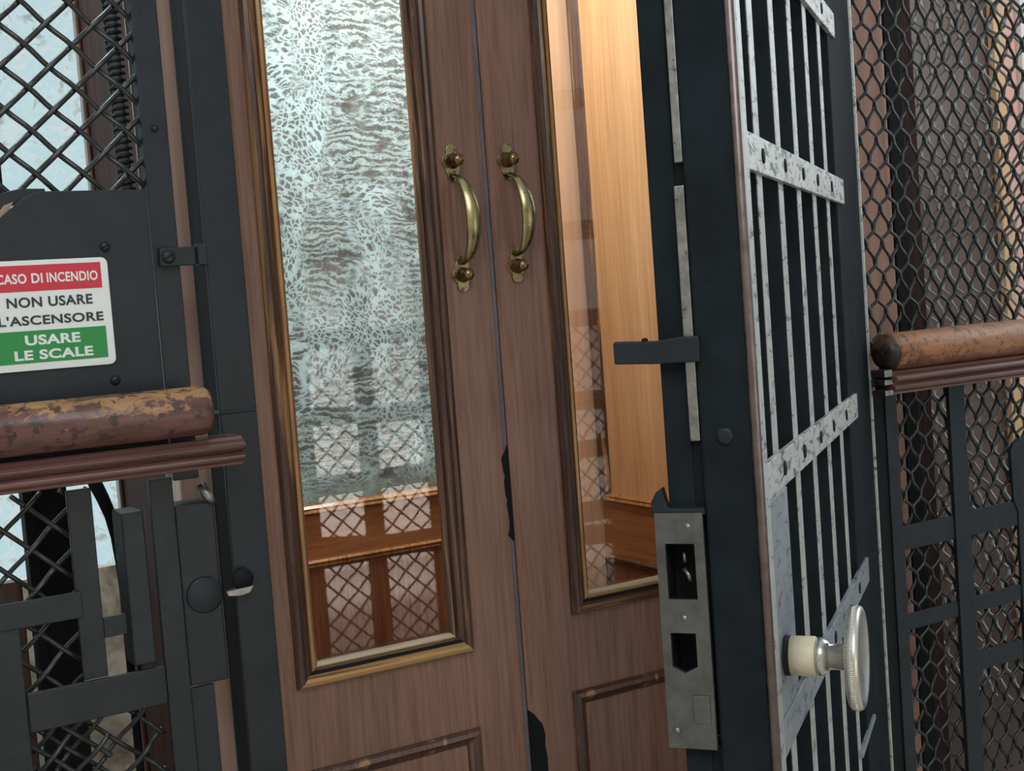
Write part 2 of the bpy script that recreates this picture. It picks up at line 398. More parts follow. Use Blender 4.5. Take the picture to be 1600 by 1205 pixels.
def frame_sweep(bm, x0, x1, z0, z1, prof, mp, sides='LRBT'):
    """mitred frame; prof = closed list of (inset d from outer rectangle, height h)"""
    n = len(prof)
    def ring(cx):
        return [bm.verts.new(mp(*cx(d), h)) for d, h in prof]
    bl = lambda d: (x0+d, z0+d); br = lambda d: (x1-d, z0+d); tr = lambda d: (x1-d, z1-d); tl = lambda d: (x0+d, z1-d)
    for s, (p, q) in {'B': (bl, br), 'R': (br, tr), 'T': (tr, tl), 'L': (tl, bl)}.items():
        if s not in sides: continue
        a, b = ring(p), ring(q)
        for i in range(n):
            bm.faces.new((a[i], b[i], b[(i+1) % n], a[(i+1) % n]))
        bm.faces.new(a[::-1]); bm.faces.new(b)
def wire_mesh(bm, x0, x1, z0, z1, dx, dz, r, amp, mp, ph=(0, 0), seg=6, spu=8, sharp=1.7, kink=0.0):
    def off(t): return max(-1, min(1, sharp*math.cos(PI*t)))
    for fam in (0, 1):
        sgn = 1 if fam == 0 else -1
        us = [ (x/dx + sgn*z/dz) for x in (x0, x1) for z in (z0, z1)]
        p = ph[fam]
        for i in range(math.ceil(min(us)-p), math.floor(max(us)-p)+1):
            c = i + p                       # x/dx + sgn*z/dz = c ; param v = x/dx - sgn*z/dz
            # x = dx*(c+v)/2 ; z = sgn*dz*(c-v)/2
            lo, hi = 2*x0/dx - c, 2*x1/dx - c
            if sgn > 0: a, b = c - 2*z1/dz, c - 2*z0/dz
            else: a, b = c + 2*z0/dz, c + 2*z1/dz
            lo, hi = max(lo, a), min(hi, b)
            if hi - lo < 0.15: continue
            m = max(2, int((hi-lo)*spu))
            pts = []
            for k in range(m+1):
                v = lo + (hi-lo)*k/m
                o = amp*off(v - ph[1-fam]) * (-1 if i % 2 else 1) * sgn
                kx = -kink*dx*math.sin(2*PI*(v - ph[1-fam]))
                pts.append(mp(min(x1, max(x0, dx*(c+v)/2 + kx)), o, sgn*dz*(c-v)/2))
            tube(bm, pts, r, seg)
def obj(name, bm, m, root=None, bevel=0.0, smooth=False, seg=2, local=False, parent=None, angle=35):
    """link bm as ONE mesh object; root = the thing's Empty (coordinates are world unless local), parent = a part for sub-parts"""
    bmesh.ops.recalc_face_normals(bm, faces=bm.faces)
    if root is not None and not local:
        bmesh.ops.translate(bm, verts=bm.verts, vec=-Vector(root.location))
    me = bpy.data.meshes.new(name); bm.to_mesh(me); bm.free()
    for mm in (m if isinstance(m, (list, tuple)) else [m]): me.materials.append(mm)
    if smooth:
        for p in me.polygons: p.use_smooth = True
    o = bpy.data.objects.new(name, me); COL.objects.link(o)
    if parent is not None: o.parent = parent
    elif root is not None: o.parent = root
    if bevel:
        b = o.modifiers.new('bevel', 'BEVEL'); b.width = bevel; b.segments = seg; b.limit_method = 'ANGLE'; b.angle_limit = math.radians(angle)
    return o
def thing(name, label, cat, loc, rotz=0.0, group=None):
    o = bpy.data.objects.new(name, None); COL.objects.link(o)
    o.location = loc; o.rotation_euler = (0, 0, rotz); o['label'] = label; o['category'] = cat
    o.empty_display_size = 0.05
    if group: o['group'] = group
    return o
def tag(o, label, cat, group=None):
    o['label'] = label; o['category'] = cat
    if group: o['group'] = group
    return o
def struct(name, bm, m, bevel=0.0):
    o = obj(name, bm, m, bevel=bevel); o['kind'] = 'structure'
    return o
NB = bmesh.new
def B(*b):
    bm = NB(); box(bm, *b); return bm
def screw_bm(x, y, z, r=0.0045, h=0.003, ang=0.3, axis=(0, -1, 0)):
    bm = NB()
    lathe(bm, [(0, r), (h*0.5, r), (h, r*0.6), (h*1.02, 0.0)], (x, y, z), axis, 16)
    return bm
def slotted(name, x, y, z, r, h, m, root, parent=None, ang=0.35):
    bm = screw_bm(x, y, z, r, h)
    nf = len(bm.faces)
    c, s_ = math.cos(ang), math.sin(ang)
    vs = []
    for yy in (y-h*1.06, y-h*0.8):
        for a, b in ((-r*0.95, -r*0.14), (r*0.95, -r*0.14), (r*0.95, r*0.14), (-r*0.95, r*0.14)):
            vs.append(bm.verts.new((x+a*c-b*s_, yy, z+a*s_+b*c)))
    bm.faces.ensure_lookup_table()
    for f in ((0, 1, 2, 3), (0, 4, 5, 1), (1, 5, 6, 2), (2, 6, 7, 3), (3, 7, 4, 0)):
        bm.faces.new([vs[i] for i in f]).material_index = 1
    return obj(name, bm, [m, M['matt_black']], root, parent=parent)

# ------------------------------------------------------------------ setting
struct('floor', B(-2.5, 4.6, -2.4, 1.40, -0.05, 0.0), M['floor_pale'])
struct('floor', B(-2.5, 4.6, 1.4005, 3.2, -0.05, 0.0), M['floor'])
struct('wall_front', B(-2.5, 4.6, -2.4, -2.3, 0.0, 3.0), M['plaster'])
struct('wall_left', B(-2.5, -2.4, -2.3, 3.0, 0.0, 3.0), M['plaster'])
bm = NB()                                                           # back of the lift shaft, left of the car
box(bm, -2.4, 0.78, 2.56, 2.64, 0.0, 0.70); box(bm, -2.4, -0.45, 2.56, 2.64, 0.70, 3.0); box(bm, -0.45, 0.78, 2.56, 2.64, 2.3, 3.0); box(bm, 0.72, 0.78, 2.56, 2.64, 0.70, 2.3)
struct('wall_back', bm, M['marble'])
win = struct('window_1', B(-0.45, 0.72, 2.59, 2.61, 0.70, 2.3), M['frost_lit'])
bm = NB(); frame_sweep(bm, -0.45, 0.72, 0.70, 2.3, [(0, 0), (0, 0.03), (0.03, 0.03), (0.03, 0)], lambda x, z, h: (x, 2.59-h, z), 'LRT')
obj('window_frame', bm, M['car_dark'], parent=win)
struct('wall_back_panelled', B(1.75, 3.22, 2.60, 2.66, 0.0, 3.0), M['brown_wall']).name = 'wall_stair'
struct('trim_1', B(3.19, 3.235, 2.575, 2.60, 0.0, 3.0), M['cream'], 0.004)
struct('wall_right', B(3.22, 4.6, 2.60, 2.66, 0.0, 3.0), M['pink'])
w2 = struct('window_2', B(3.335, 4.35, 2.585, 2.598, 1.42, 2.7), M['window_light'])
bm = NB(); frame_sweep(bm, 3.318, 4.37, 1.40, 2.72, [(0, 0), (0, 0.02), (0.02, 0.02), (0.02, 0)], lambda x, z, h: (x, 2.60-h, z))
obj('window_frame', bm, M['sign_white'], parent=w2)

# ------------------------------------------------------------------ lift car (cabin)
car = thing('lift_car', 'veneered lift cabin with ice-patterned back window behind the two doors', 'lift', (1.05, 1.92, 0.0))
XL, XR, YF, YB = 0.42, 1.668, 1.60, 2.27
# fascia (front) pieces left and right of the doors
obj('front_jamb', B(0.415, 0.515, 1.56, 1.63, 0.02, 2.25), M['pale_strip'], car, 0.004)  # paler than the right jamb, colour raised against the shade in the gap
obj('front_jamb', B(1.237, 1.668, 1.57, 1.63, 0.02, 2.25), M['car_out'], car, 0.004)
obj('jamb_fillet', B(1.580, 1.590, 1.562, 1.572, 0.02, 2.25), M['panel_red'], car, 0.003)
obj('side_casing', B(0.505, 0.555, 1.632, 2.30, 0.02, 2.25), M['car_dark'], car, 0.004)
obj('casing_batten', B(0.497, 0.5045, 1.895, 1.935, 0.02, 2.25), M['pale_strip'], car, 0.002)
obj('casing_batten', B(0.497, 0.5045, 2.27, 2.295, 0.02, 2.25), M['moulding'], car, 0.003)
obj('side_casing', B(1.58, 1.665, 1.632, 2.30, 0.02, 2.25), M['car_dark'], car, 0.004)
obj('car_floor', B(0.556, 1.58, 1.632, 2.30, 0.02, 0.06), M['floor'], car)
obj('car_roof', B(0.505, 1.665, 1.632, 2.32, 2.252, 2.30), M['honey'], car)
# back wall with the window opening
WX0, WX1, WZ0, WZ1 = 0.62, 1.420, 0.786, 2.02
bm = NB()
box(bm, 0.576, WX0+0.015, 2.272, 2.30, 0.06, 2.25); box(bm, WX1-0.015, 1.50, 2.272, 2.30, 0.06, 2.25)
box(bm, WX0+0.015, WX1-0.015, 2.272, 2.30, WZ1-0.015, 2.25)
obj('back_panel', bm, M['beige'], car)
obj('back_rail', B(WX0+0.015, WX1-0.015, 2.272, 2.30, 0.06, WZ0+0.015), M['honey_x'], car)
mpB = lambda x, z, h: (x, 2.272-h, z)
bead_prof = [(0, 0), (0, 0.006), (0.004, 0.011), (0.009, 0.008), (0.012, 0.009), (0.017, 0.004), (0.019, 0.0)]
bm = NB(); frame_sweep(bm, WX0, WX1, WZ0, WZ1, bead_prof, mpB)
obj('window_bead', bm, M['bead'], car)
obj('frosted_pane', B(WX0+0.012, WX1-0.012, 2.277, 2.282, WZ0+0.012, WZ1-0.012), M['frost'], car)
bm = NB(); frame_sweep(bm, 0.812, 1.434, 0.16, 0.700, bead_prof, mpB)
obj('panel_bead', bm, M['bead'], car)
obj('back_lower_panel', B(0.829, 1.417, 2.268, 2.2715, 0.177, 0.683), M['panel_red'], car)
# inner right side wall with panel
obj('inner_side_wall', B(1.502, 1.535, 1.64, 2.27, 0.06, 2.25), M['honey'], car)
mpR = lambda y, z, h: (1.502-h, y, z)
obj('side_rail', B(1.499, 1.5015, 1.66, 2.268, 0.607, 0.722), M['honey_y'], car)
bm = NB(); frame_sweep(bm, 1.68, 2.266, 0.722, 2.02, [(0, 0), (0, 0.008), (0.006, 0.014), (0.020, 0.012), (0.026, 0.006), (0.03, 0.0)], mpR, 'LRT')
obj('side_moulding', bm, M['moulding'], car)
bm = NB(); frame_sweep(bm, 1.68, 2.266, 0.722, 2.02, bead_prof, mpR, 'B')
obj('side_moulding', bm, M['bead'], car)
bm = NB(); frame_sweep(bm, 1.68, 2.266, 0.16, 0.607, bead_prof, mpR)
obj('side_moulding', bm, M['moulding'], car)
obj('side_lower_panel', B(1.4985, 1.5015, 1.70, 2.246, 0.18, 0.587), M['panel_red'], car)
obj('inner_side_wall', B(0.5555, 0.575, 1.64, 2.27, 0.06, 2.25), M['honey'], car)

# ------------------------------------------------------------------ car doors
DY = 1.56
mpD = lambda x, z, h: (x, DY-h, z)
def car_door(label, x0, x1, px0, px1, pz0, lx0, lx1, lz1):
    t = thing('car_door', label, 'door', ((x0+x1)/2, DY+0.015, 0.03))
    pz1 = 1.98
    D2 = DY+0.032
    m = 0.012
    bm = NB()
    ro = [(x0, 0.03), (x1, 0.03), (x1, 2.22), (x0, 2.22)]; ri = [(px0+m, pz0+m), (px1-m, pz0+m), (px1-m, pz1-m), (px0+m, pz1-m)]
    va = [[bm.verts.new((x, y, z)) for x, z in r_] for r_ in (ro, ri) for y in (DY, D2)]
    for i in range(4):
        j = (i+1) % 4
        bm.faces.new((va[0][i], va[0][j], va[2][j], va[2][i])); bm.faces.new((va[1][i], va[3][i], va[3][j], va[1][j]))
        bm.faces.new((va[0][i], va[1][i], va[1][j], va[0][j])); bm.faces.new((va[2][i], va[2][j], va[3][j], va[3][i]))
    obj('leaf_frame', bm, M['door_wood'], t, 0.002)
    # bolection moulding: outer ogee, step and an inner rebate bead
    prof = [(0, 0), (0, 0.005), (0.003, 0.010), (0.008, 0.012), (0.012, 0.010), (0.0135, 0.007), (0.016, 0.0085), (0.021, 0.004), (0.023, -0.012), (0.014, -0.012), (0.012, 0.0)]
    bm = NB(); frame_sweep(bm, px0, px1, pz0, pz1, prof, mpD, 'LRT')
    obj('moulding', bm, M['moulding'], t)
    bm = NB(); frame_sweep(bm, px0, px1, pz0, pz1, prof, mpD, 'B')
    obj('moulding', bm, M['moulding_x'], t)
    bp = [(0.0215, -0.004), (0.0235, -0.003), (0.028, -0.007), (0.028, -0.014), (0.022, -0.014)]
    for sd, mm in (('L', 'bead'), ('T', 'bead'), ('B', 'bead_sill'), ('R', 'moulding')):  # right bead is the same bead, its shade painted as dark wood
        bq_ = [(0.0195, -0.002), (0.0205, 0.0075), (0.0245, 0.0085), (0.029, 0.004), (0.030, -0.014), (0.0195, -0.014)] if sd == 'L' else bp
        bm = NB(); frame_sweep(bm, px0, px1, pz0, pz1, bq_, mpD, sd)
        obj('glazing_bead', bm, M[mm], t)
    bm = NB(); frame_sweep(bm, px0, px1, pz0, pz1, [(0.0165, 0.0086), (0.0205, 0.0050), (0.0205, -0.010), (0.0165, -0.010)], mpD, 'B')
    obj('sill_groove', bm, M['matt_black'], t)
    obj('glass_pane', B(px0+0.02, px1-0.02, DY+0.0145, DY+0.0175, pz0+0.02, pz1-0.02), M['glass'], t)
    prof2 = [(0, 0), (0, 0.004), (0.003, 0.008), (0.009, 0.009), (0.013, 0.006), (0.019, 0.003), (0.021, 0.0)]
    bm = NB(); frame_sweep(bm, lx0, lx1, 0.17, lz1, prof2, mpD)
    obj('lower_panel_moulding', bm, M['moulding'], t)
    return t

def pull_handle(t, xb, zb, z2, dx2):
    """brass bow handle: two shaped roses, two ball heads and a flared bow; rises from (xb,zb) to (xb+dx2,z2)"""
    bmr = []
    ends = ((xb+dx2, z2, 1), (xb, zb, -1))
    pts = []
    x_lo, z_lo = xb, zb + 0.016; x_hi, z_hi = xb+dx2, z2 - 0.020
    n = 22
    rad = []
    for k in range(n+1):
        f = k/n
        s = math.sin(PI*f)**0.50
        x = x_lo + (x_hi-x_lo)*f
        z = z_lo + (z_hi-z_lo)*f
        pts.append((x + 0.005*s, DY-0.006-0.033*s, z))
        rad.append(0.0046 + 0.0050*math.sin(PI*f)**0.8)
    bm = NB(); rings = []
    for k, (p_, r_) in enumerate(zip(pts, rad)):
        tt = (Vector(pts[min(k+1, n)]) - Vector(pts[max(k-1, 0)])).normalized()
        ax = Vector((1, 0, 0)); ax = (ax - tt*ax.dot(tt)).normalized(); bx = tt.cross(ax)
        if bx.y > 0: bx = -bx
        sec = [(math.cos(q), math.sin(q)) for q in [2*PI*i/18 for i in range(18)]]
        ring = []
        for cx, cy in sec:
            ridge = 0.10 if (cy > 0 and abs(cx) < 0.2) else 0.0
            ring.append(bm.verts.new(Vector(p_) + ax*cx*r_*1.15 + bx*(cy*0.55+ridge)*r_))
        rings.append(ring)
    for k in range(n):
        for i in range(18):
            f_ = bm.faces.new((rings[k][i], rings[k+1][i], rings[k+1][(i+1) % 18], rings[k][(i+1) % 18])); f_.smooth = True
    bm.faces.new(rings[0]); bm.faces.new(rings[-1][::-1])
    h = obj('pull_handle', bm, M['brass'], t, smooth=False)
    for (x, z, sg) in ends:
        # lobed rose: round lobe outside, wide shoulders, tapering tongue towards the bow
        lobes = [(0.0, 0.0150, 0.0088), (-0.0055, 0.0005, 0.0105), (0.0055, 0.0005, 0.0105), (0.0, -0.011, 0.0112), (0.0, -0.020, 0.0078)]
        outline = []
        for k in range(72):
            a = 2*PI*k/72
            d = Vector((math.cos(a), math.sin(a)))
            best = 0
            for lx, lz, lr in lobes:
                c = Vector((lx, lz*sg)); bq = d.dot(c); disc = bq*bq - c.length_squared + lr*lr
                if disc > 0: best = max(best, bq + math.sqrt(disc))
            outline.append((x + d.x*best, z + d.y*best))
        bm = NB(); prism(bm, outline, DY-0.0028, DY+0.0002)
        obj('rose', bm, M['brass_rose'], t, 0.0014, parent=h)
        bm = NB()
        lathe(bm, [(0, 0.0108), (0.003, 0.0104), (0.0055, 0.0075), (0.008, 0.0070)] + [(0.0158 - 0.0086*math.cos(q), 0.0088*math.sin(q)) for q in [PI*(0.25+0.75*j/8) for j in range(9)]], (x, DY-0.0025, z), (0, -1, 0), 20)
        obj('ball_head', bm, M['brass_dark'], t, parent=h)
    return h

d1 = car_door('left mahogany lift door leaf with brass handle and tall clear pane', 0.518, 0.8765, 0.540, 0.798, 0.678, 0.540, 0.799, 0.569)
pull_handle(d1, 0.826, 1.197, 1.352, -0.003)
d2 = car_door('right mahogany lift door leaf partly hidden behind the open iron gate', 0.8785, 1.234, 0.963, 1.212, 0.697, 0.955, 1.212, 0.585)
pull_handle(d2, 0.913, 1.205, 1.353, -0.003)
o_ = obj('edge_strip', B(0.8703, 0.8765, DY-0.0012, DY+0.002, 0.03, 2.22), M['edge_grey'], d1, 0.0008)
o_['label'] = 'grey-blue edge strip at the meeting line'
# chipped-off edge finish at the meeting stiles
def chip(t, pts):
    bm = NB(); prism(bm, pts, DY-0.0018, DY+0.001)
    o = obj('chipped_edge', bm, M['matt_black'], t); o['label'] = 'black chipped patch on the door edge'
ch = []
z = 0.94
left = []
random.seed(4)
zs = [0.955 - 0.135*k/16 for k in range(17)]
for k, zz in enumerate(zs):
    wdt = (0.010 if 1 < k < 5 else 0.006) + random.uniform(-0.002, 0.0022)
    if k in (0, 16): wdt = 0.001
    left.append((0.8755 - wdt, zz))
chip(d1, [(0.8765, zs[0])] + left + [(0.8765, zs[-1])])
chip(d2, [(0.8785, 0.575), (0.886, 0.569), (0.893, 0.56), (0.900, 0.55), (0.9035, 0.535), (0.902, 0.52), (0.9045, 0.50), (0.903, 0.44), (0.8785, 0.42)])

# ------------------------------------------------------------------ left cage screen
Y0 = 1.45
cl = thing('cage_screen', 'black lift cage screen with diamond wire and blank sheet left of the doors', 'screen', (0.22, Y0, 0.0))
bm = NB(); wire_mesh(bm, -0.06, 0.382, 1.30, 2.1, 0.050, 0.0465, 0.0031, 0.0026, lambda x, o, z: (x, Y0+0.012+o, z), (0.26-0.26+0.855, 0.675), 8, 8, 1.3)
obj('wire_infill', bm, M['wire'], cl)
bm = NB(); prism(bm, [(-0.06, 1.0), (0.377, 1.0), (0.377, 1.310), (0.262, 1.310), (0.246, 1.304), (0.222, 1.284), (0.200, 1.268), (-0.06, 1.262)], Y0, Y0+0.003)
sheet = obj('sheet_panel', bm, M['sheet'], cl, 0.0008)
for x, z in ((0.326, 1.248), (0.324, 1.100)):
    slotted('screw', x, Y0, z, 0.0055, 0.004, M['black'], cl, sheet)
bm = NB(); prism(bm, [(-0.06, 1.305), (0.20, 1.305), (0.245, 1.314), (0.270, 1.3135), (0.270, 1.309), (0.236, 1.296), (0.20, 1.280), (-0.06, 1.28)], Y0+0.006, Y0+0.010)
obj('bent_edge', bm, M['black'], cl, 0.001)
bm = NB(); prism(bm, [(0.14, 1.255), (0.205, 1.268), (0.221, 1.282), (0.232, 1.292), (0.236, 1.300), (0.226, 1.296), (0.222, 1.291), (0.212, 1.293), (0.14, 1.291)], Y0+0.0045, Y0+0.0055)
obj('flaked_scrap', bm, M['rust'], cl)
# corner angle (stile)
bm = NB(); prism(bm, [(0.3782, 0.98), (0.4075, 0.98), (0.4075, 2.1), (0.3782, 2.1)], Y0-0.001, Y0+0.030)
obj('stile', bm, M['black'], cl, 0.0012)
obj('rivet', screw_bm(0.3925, Y0-0.001, 1.377, 0.0038, 0.003), M['black'], cl)
clip = obj('latch_clip', B(0.383, 0.424, Y0-0.010, Y0-0.004, 1.2225, 1.2435), M['black'], cl, 0.001)
obj('clip_lug', B(0.4245, 0.4355, Y0-0.016, Y0-0.003, 1.2215, 1.246), M['black'], cl, 0.0015, parent=clip)
slotted('screw', 0.3925, Y0-0.010, 1.233, 0.0075, 0.003, M['black'], cl, clip, 0.5)
# lower grille
obj('vertical_bar', B(0.260, 0.2865, Y0-0.002, Y0+0.004, 0.774, 0.985), M['black'], cl, 0.001)
obj('vertical_bar', B(0.10, 0.199, Y0-0.003, Y0+0.003, 0.05, 0.846), M['black'], cl, 0.001)
obj('cross_bar', B(-0.06, 0.2655, Y0-0.005, Y0-0.0022, 0.8445, 0.8735), M['black'], cl, 0.001)
obj('cross_bar', B(0.1995, 0.3485, Y0-0.006, Y0-0.0005, 0.730, 0.7735), M['black'], cl, 0.0015)
obj('cross_bar', B(0.2868, 0.3125, Y0+0.002, Y0+0.008, 0.816, 0.839), M['black'], cl, 0.001)
obj('vertical_bar', B(0.316, 0.341, Y0-0.001, Y0+0.045, 0.778, 0.952), M['black'], cl, 0.002)
obj('stile', B(0.349, 0.3755, Y0-0.004, Y0+0.004, 0.05, 0.985), M['black'], cl, 0.001)
lockb = obj('lock_box', B(0.376, 0.4215, Y0-0.001, Y0+0.04, 0.742, 0.952), M['black'], cl, 0.002)
bm = NB(); lathe(bm, [(0, 0.021), (0.0025, 0.021), (0.0035, 0.019), (0.0036, 0.0)], (0.4015, Y0-0.001, 0.845), (0, -1, 0), 28)
obj('round_boss', bm, M['black'], cl, parent=lockb)
obj('stile', B(0.376, 0.404, Y0, Y0+0.006, 0.05, 0.74), M['black'], cl, 0.001)
bm = NB(); wire_mesh(bm, -0.06, 0.285, 0.3, 0.985, 0.050, 0.0465, 0.0028, 0.0030, lambda x, o, z: (x, Y0+0.016+o, z), (0.3, 0.55), 7, 8, 1.3)
wire_mesh(bm, 0.205, 0.349, 0.3, 0.729, 0.050, 0.0465, 0.0028, 0.0034, lambda x, o, z: (x, Y0+0.032+o, z), (0.75, 0.1), 7, 8, 1.5)
obj('wire_infill', bm, M['wire'], cl)

# white keeper latch on the screen
hk = NB(); tube(hk, [(0.408, Y0-0.002, 0.972), (0.414, Y0-0.008, 0.958), (0.420, Y0-0.008, 0.950)], [0.006, 0.006, 0.004], 8)
obj('latch_hook', hk, M['bare'], cl)

# ------------------------------------------------------------------ gate post
gp = thing('gate_post', 'thick black painted gate post with lock keeper between screen and doors', 'post', (0.461, 1.48, 0.0))
bm = NB(); prism(bm, [(0.4385, 0), (0.4825, 0), (0.4825, 0.058), (0.4385, 0.058), (0.4385, 0.053), (0.4765, 0.053), (0.4765, 0.006), (0.4385, 0.006)], 0.0, 2.2, lambda x, h, y: (x, Y0+y, h))
obj('post', bm, M['black'], gp, 0.0015)
obj('post_shade', B(0.4395, 0.4763, Y0+0.0065, Y0+0.0525, 0.01, 2.19), M['matt_black'], gp)  # black filling painted for the shade inside the channel
obj('weld_seam', B(0.4375, 0.482, Y0-0.0012, Y0+0.03, 1.049, 1.054), M['black_chip'], gp, 0.0012)
bm = NB(); lathe(bm, [(0, 0.012), (0.006, 0.012), (0.006, 0.0)], (0.447, Y0-0.002, 0.857), (0, -1, 0), 22)
kp = obj('keeper', bm, M['matt_black'], gp)
bm = NB(); prism(bm, [(0.424, 0.846), (0.458, 0.848), (0.452, 0.840), (0.440, 0.838), (0.426, 0.840)], Y0-0.012, Y0-0.003)
obj('keeper_tongue', bm, M['bare'], gp, 0.001, parent=kp)

# ------------------------------------------------------------------ handrails
def handrail(label, x0, x1, zc, r, yc, m_rail, mz0, mz1, mx0, mx1, endside):
    t = thing('handrail', label, 'handrail', ((x0+x1)/2, 1.42, mz0))
    n = 10
    prof = []
    if endside == 'R':
        prof = [(0, r)] + [(x1-x0-0.012+0.012*math.sin(PI/2*k/8), r*(0.72+0.28*math.cos(PI/2*k/8))) for k in range(9)] + [(x1-x0, 0.0)]
        bm = NB(); lathe(bm, prof, (x0, yc, zc), (1, 0, 0), 36)
    else:
        e = 0.026
        prof = [(0, 0.0)] + [(e - e*math.cos(PI/2*k/8), r*(0.45+0.55*math.sin(PI/2*k/8))) for k in range(9)] + [(x1-x0, r)]
        bm = NB(); lathe(bm, prof, (x0, yc, zc), (1, 0, 0), 36)
    obj('rail', bm, m_rail, t)
    h = mz1-mz0
    yb, yf = (1.444 if endside == 'R' else 1.434), 1.388
    P = [(yb, mz0), (yf+0.012, mz0), (yf+0.010, mz0+0.10*h), (yf+0.004, mz0+0.22*h), (yf+0.003, mz0+0.34*h), (yf+0.008, mz0+0.46*h),
         (yf+0.010, mz0+0.52*h), (yf, mz0+0.58*h), (yf-0.003, mz0+0.70*h), (yf+0.001, mz0+0.80*h), (yf+0.008, mz0+0.88*h), (yf+0.012, mz1), (yb, mz1)]
    bm = NB(); extrude_x(bm, P, mx0, mx1)
    obj('rail_moulding', bm, M['rail_base'], t, 0.0012)
    return t
hl = handrail('worn round wooden handrail on stepped base below the white fire sign', -0.06, 0.412, 1.0595, 0.0275, 1.403, M['rail'], 0.9945, 1.0275, -0.06, 0.446, 'R')
hr = handrail('orange-brown wooden handrail with dark blunt end right of the iron gate', 1.456, 2.02, 1.0365, 0.0295, 1.412, M['rail_orange'], 0.972, 1.008, 1.463, 2.02, 'L')
bm = NB(); box(bm, 1.446, 1.4625, 1.395, 1.424, 1.000, 1.011); box(bm, 1.446, 1.4625, 1.395, 1.424, 0.988, 0.996); box(bm, 1.446, 1.4625, 1.395, 1.424, 0.972, 0.980)
obj('end_bracket', bm, M['bare'], hr, 0.001)
bm = NB(); lathe(bm, [(-0.0006, 0.0)] + [(0.026-0.0266*math.cos(PI/2*k/8), 0.0299*(0.45+0.55*math.sin(PI/2*k/8))) for k in range(7)] + [(0.0175, 0.0)], (1.456, 1.412, 1.0365), (1, 0, 0), 36)
o_ = obj('rail_end', bm, M['rail_dark'], hr); o_['label'] = 'blackened blunt end of the handrail'

# ------------------------------------------------------------------ safety sign (Italian)
sg = thing('safety_sign', 'white fire sign with red and green bands on the black sheet', 'sign', (0.25, Y0-0.0005, 1.119))
SX0, SX1, SZ0, SZ1 = 0.168, 0.3265, 1.1185, 1.2365
def rrect(x0, x1, z0, z1, r, n=6):
    p = []
    for cx, cz, a0 in ((x1-r, z1-r, 0), (x0+r, z1-r, PI/2), (x0+r, z0+r, PI), (x1-r, z0+r, 1.5*PI)):
        for k in range(n+1):
            a = a0 + PI/2*k/n; p.append((cx+r*math.cos(a), cz+r*math.sin(a)))
    return p
bm = NB(); prism(bm, rrect(SX0, SX1, SZ0, SZ1, 0.007), Y0-0.003, Y0-0.0005)
face = obj('sign_board', bm, M['sign_white'], sg, 0.0004)
obj('red_band', B(SX0+0.008, 0.3188, Y0-0.0034, Y0-0.0029, 1.2033, 1.2313), M['sign_red'], sg, parent=face)
obj('green_band', B(SX0+0.008, 0.3184, Y0-0.0034, Y0-0.0029, 1.1266, 1.1612), M['sign_green'], sg, parent=face)
def text(s, x0, x1, z0, z1, m, bold=0.0):
    cu = bpy.data.curves.new('lettering', 'FONT'); cu.body = s; cu.size = 1.0; cu.offset = bold; cu.extrude = 0.0; cu.resolution_u = 6
    cu.space_character = 1.06
    to = bpy.data.objects.new('tmp', cu); COL.objects.link(to)
    dg = bpy.context.evaluated_depsgraph_get()
    me = bpy.data.meshes.new_from_object(to.evaluated_get(dg))
    bpy.data.objects.remove(to); bpy.data.curves.remove(cu)
    xs = [v.co.x for v in me.vertices]; ys = [v.co.y for v in me.vertices]
    ax, bx, ay, by = min(xs), max(xs), min(ys), max(ys)
    for v in me.vertices:
        x = x0 + (v.co.x-ax)/(bx-ax)*(x1-x0); z = z0 + (v.co.y-ay)/(by-ay)*(z1-z0)
        v.co = Vector((x, Y0-0.0037, z)) - Vector(sg.location)
    me.name = 'lettering'; me.materials.append(m)
    o = bpy.data.objects.new('lettering', me); COL.objects.link(o); o.parent = face
for w_, xa, xb in (('IN', 0.1935, 0.2035), ('CASO', 0.2098, 0.2405), ('DI', 0.2455, 0.2570), ('INCENDIO', 0.2612, 0.3148)):
    text(w_, xa, xb, 1.2118, 1.2224, M['sign_white'], 0.026)
text('NON USARE', 0.2180, 0.3070, 1.1862, 1.1972, M['sign_ink'], 0.026)
text("L'ASCENSORE", 0.2080, 0.3170, 1.1672, 1.1776, M['sign_ink'], 0.026)
text('USARE', 0.2330, 0.2904, 1.1455, 1.1565, M['sign_white'], 0.036)
text('LE SCALE', 0.2210, 0.3026, 1.1298, 1.1405, M['sign_white'], 0.036)

# ------------------------------------------------------------------ spring rod behind the left wire
sp = thing('coil_spring', 'black ribbed spring wound round a rod behind the wire screen', 'spring', (0.357, 1.505, 1.20))
bm = NB(); tube(bm, [(0.372, 1.515, 1.2), (0.372, 1.515, 2.1)], 0.0068, 14)
obj('rod', bm, M['rod_grey'], sp)
bm = NB()
pts = []
for k in range(int((2.05-1.295)/0.0078*12)):
    a = 2*PI*k/12
    pts.append((0.372+0.0092*math.cos(a), 1.515+0.0092*math.sin(a), 1.295+0.0078*k/12))
tube(bm, pts, 0.0021, 6)
obj('coil', bm, M['black'], sp)

# guide rail far left
gr = thing('guide_rail', 'black lift guide rail behind the left wire screen', 'rail', (0.25, 1.62, 0.0))
obj('rail_web', B(0.238, 0.250, 1.60, 1.63, 0.0, 2.1), M['matt_black'], gr, 0.001)
obj('rail_foot', B(0.2505, 0.290, 1.61, 1.63, 0.0, 1.08), M['matt_black'], gr, 0.001)
gr2 = thing('guide_rail', 'dark lift guide rail beside the right flank of the cabin', 'rail', (1.74, 1.6, 0.0))
obj('rail_web', B(1.676, 1.712, 1.575, 1.60, 0.0, 2.3), M['matt_black'], gr2, 0.002)
obj('rail_foot', B(1.716, 1.770, 1.60, 1.62, 0.0, 2.3), M['car_dark'], gr2, 0.002)
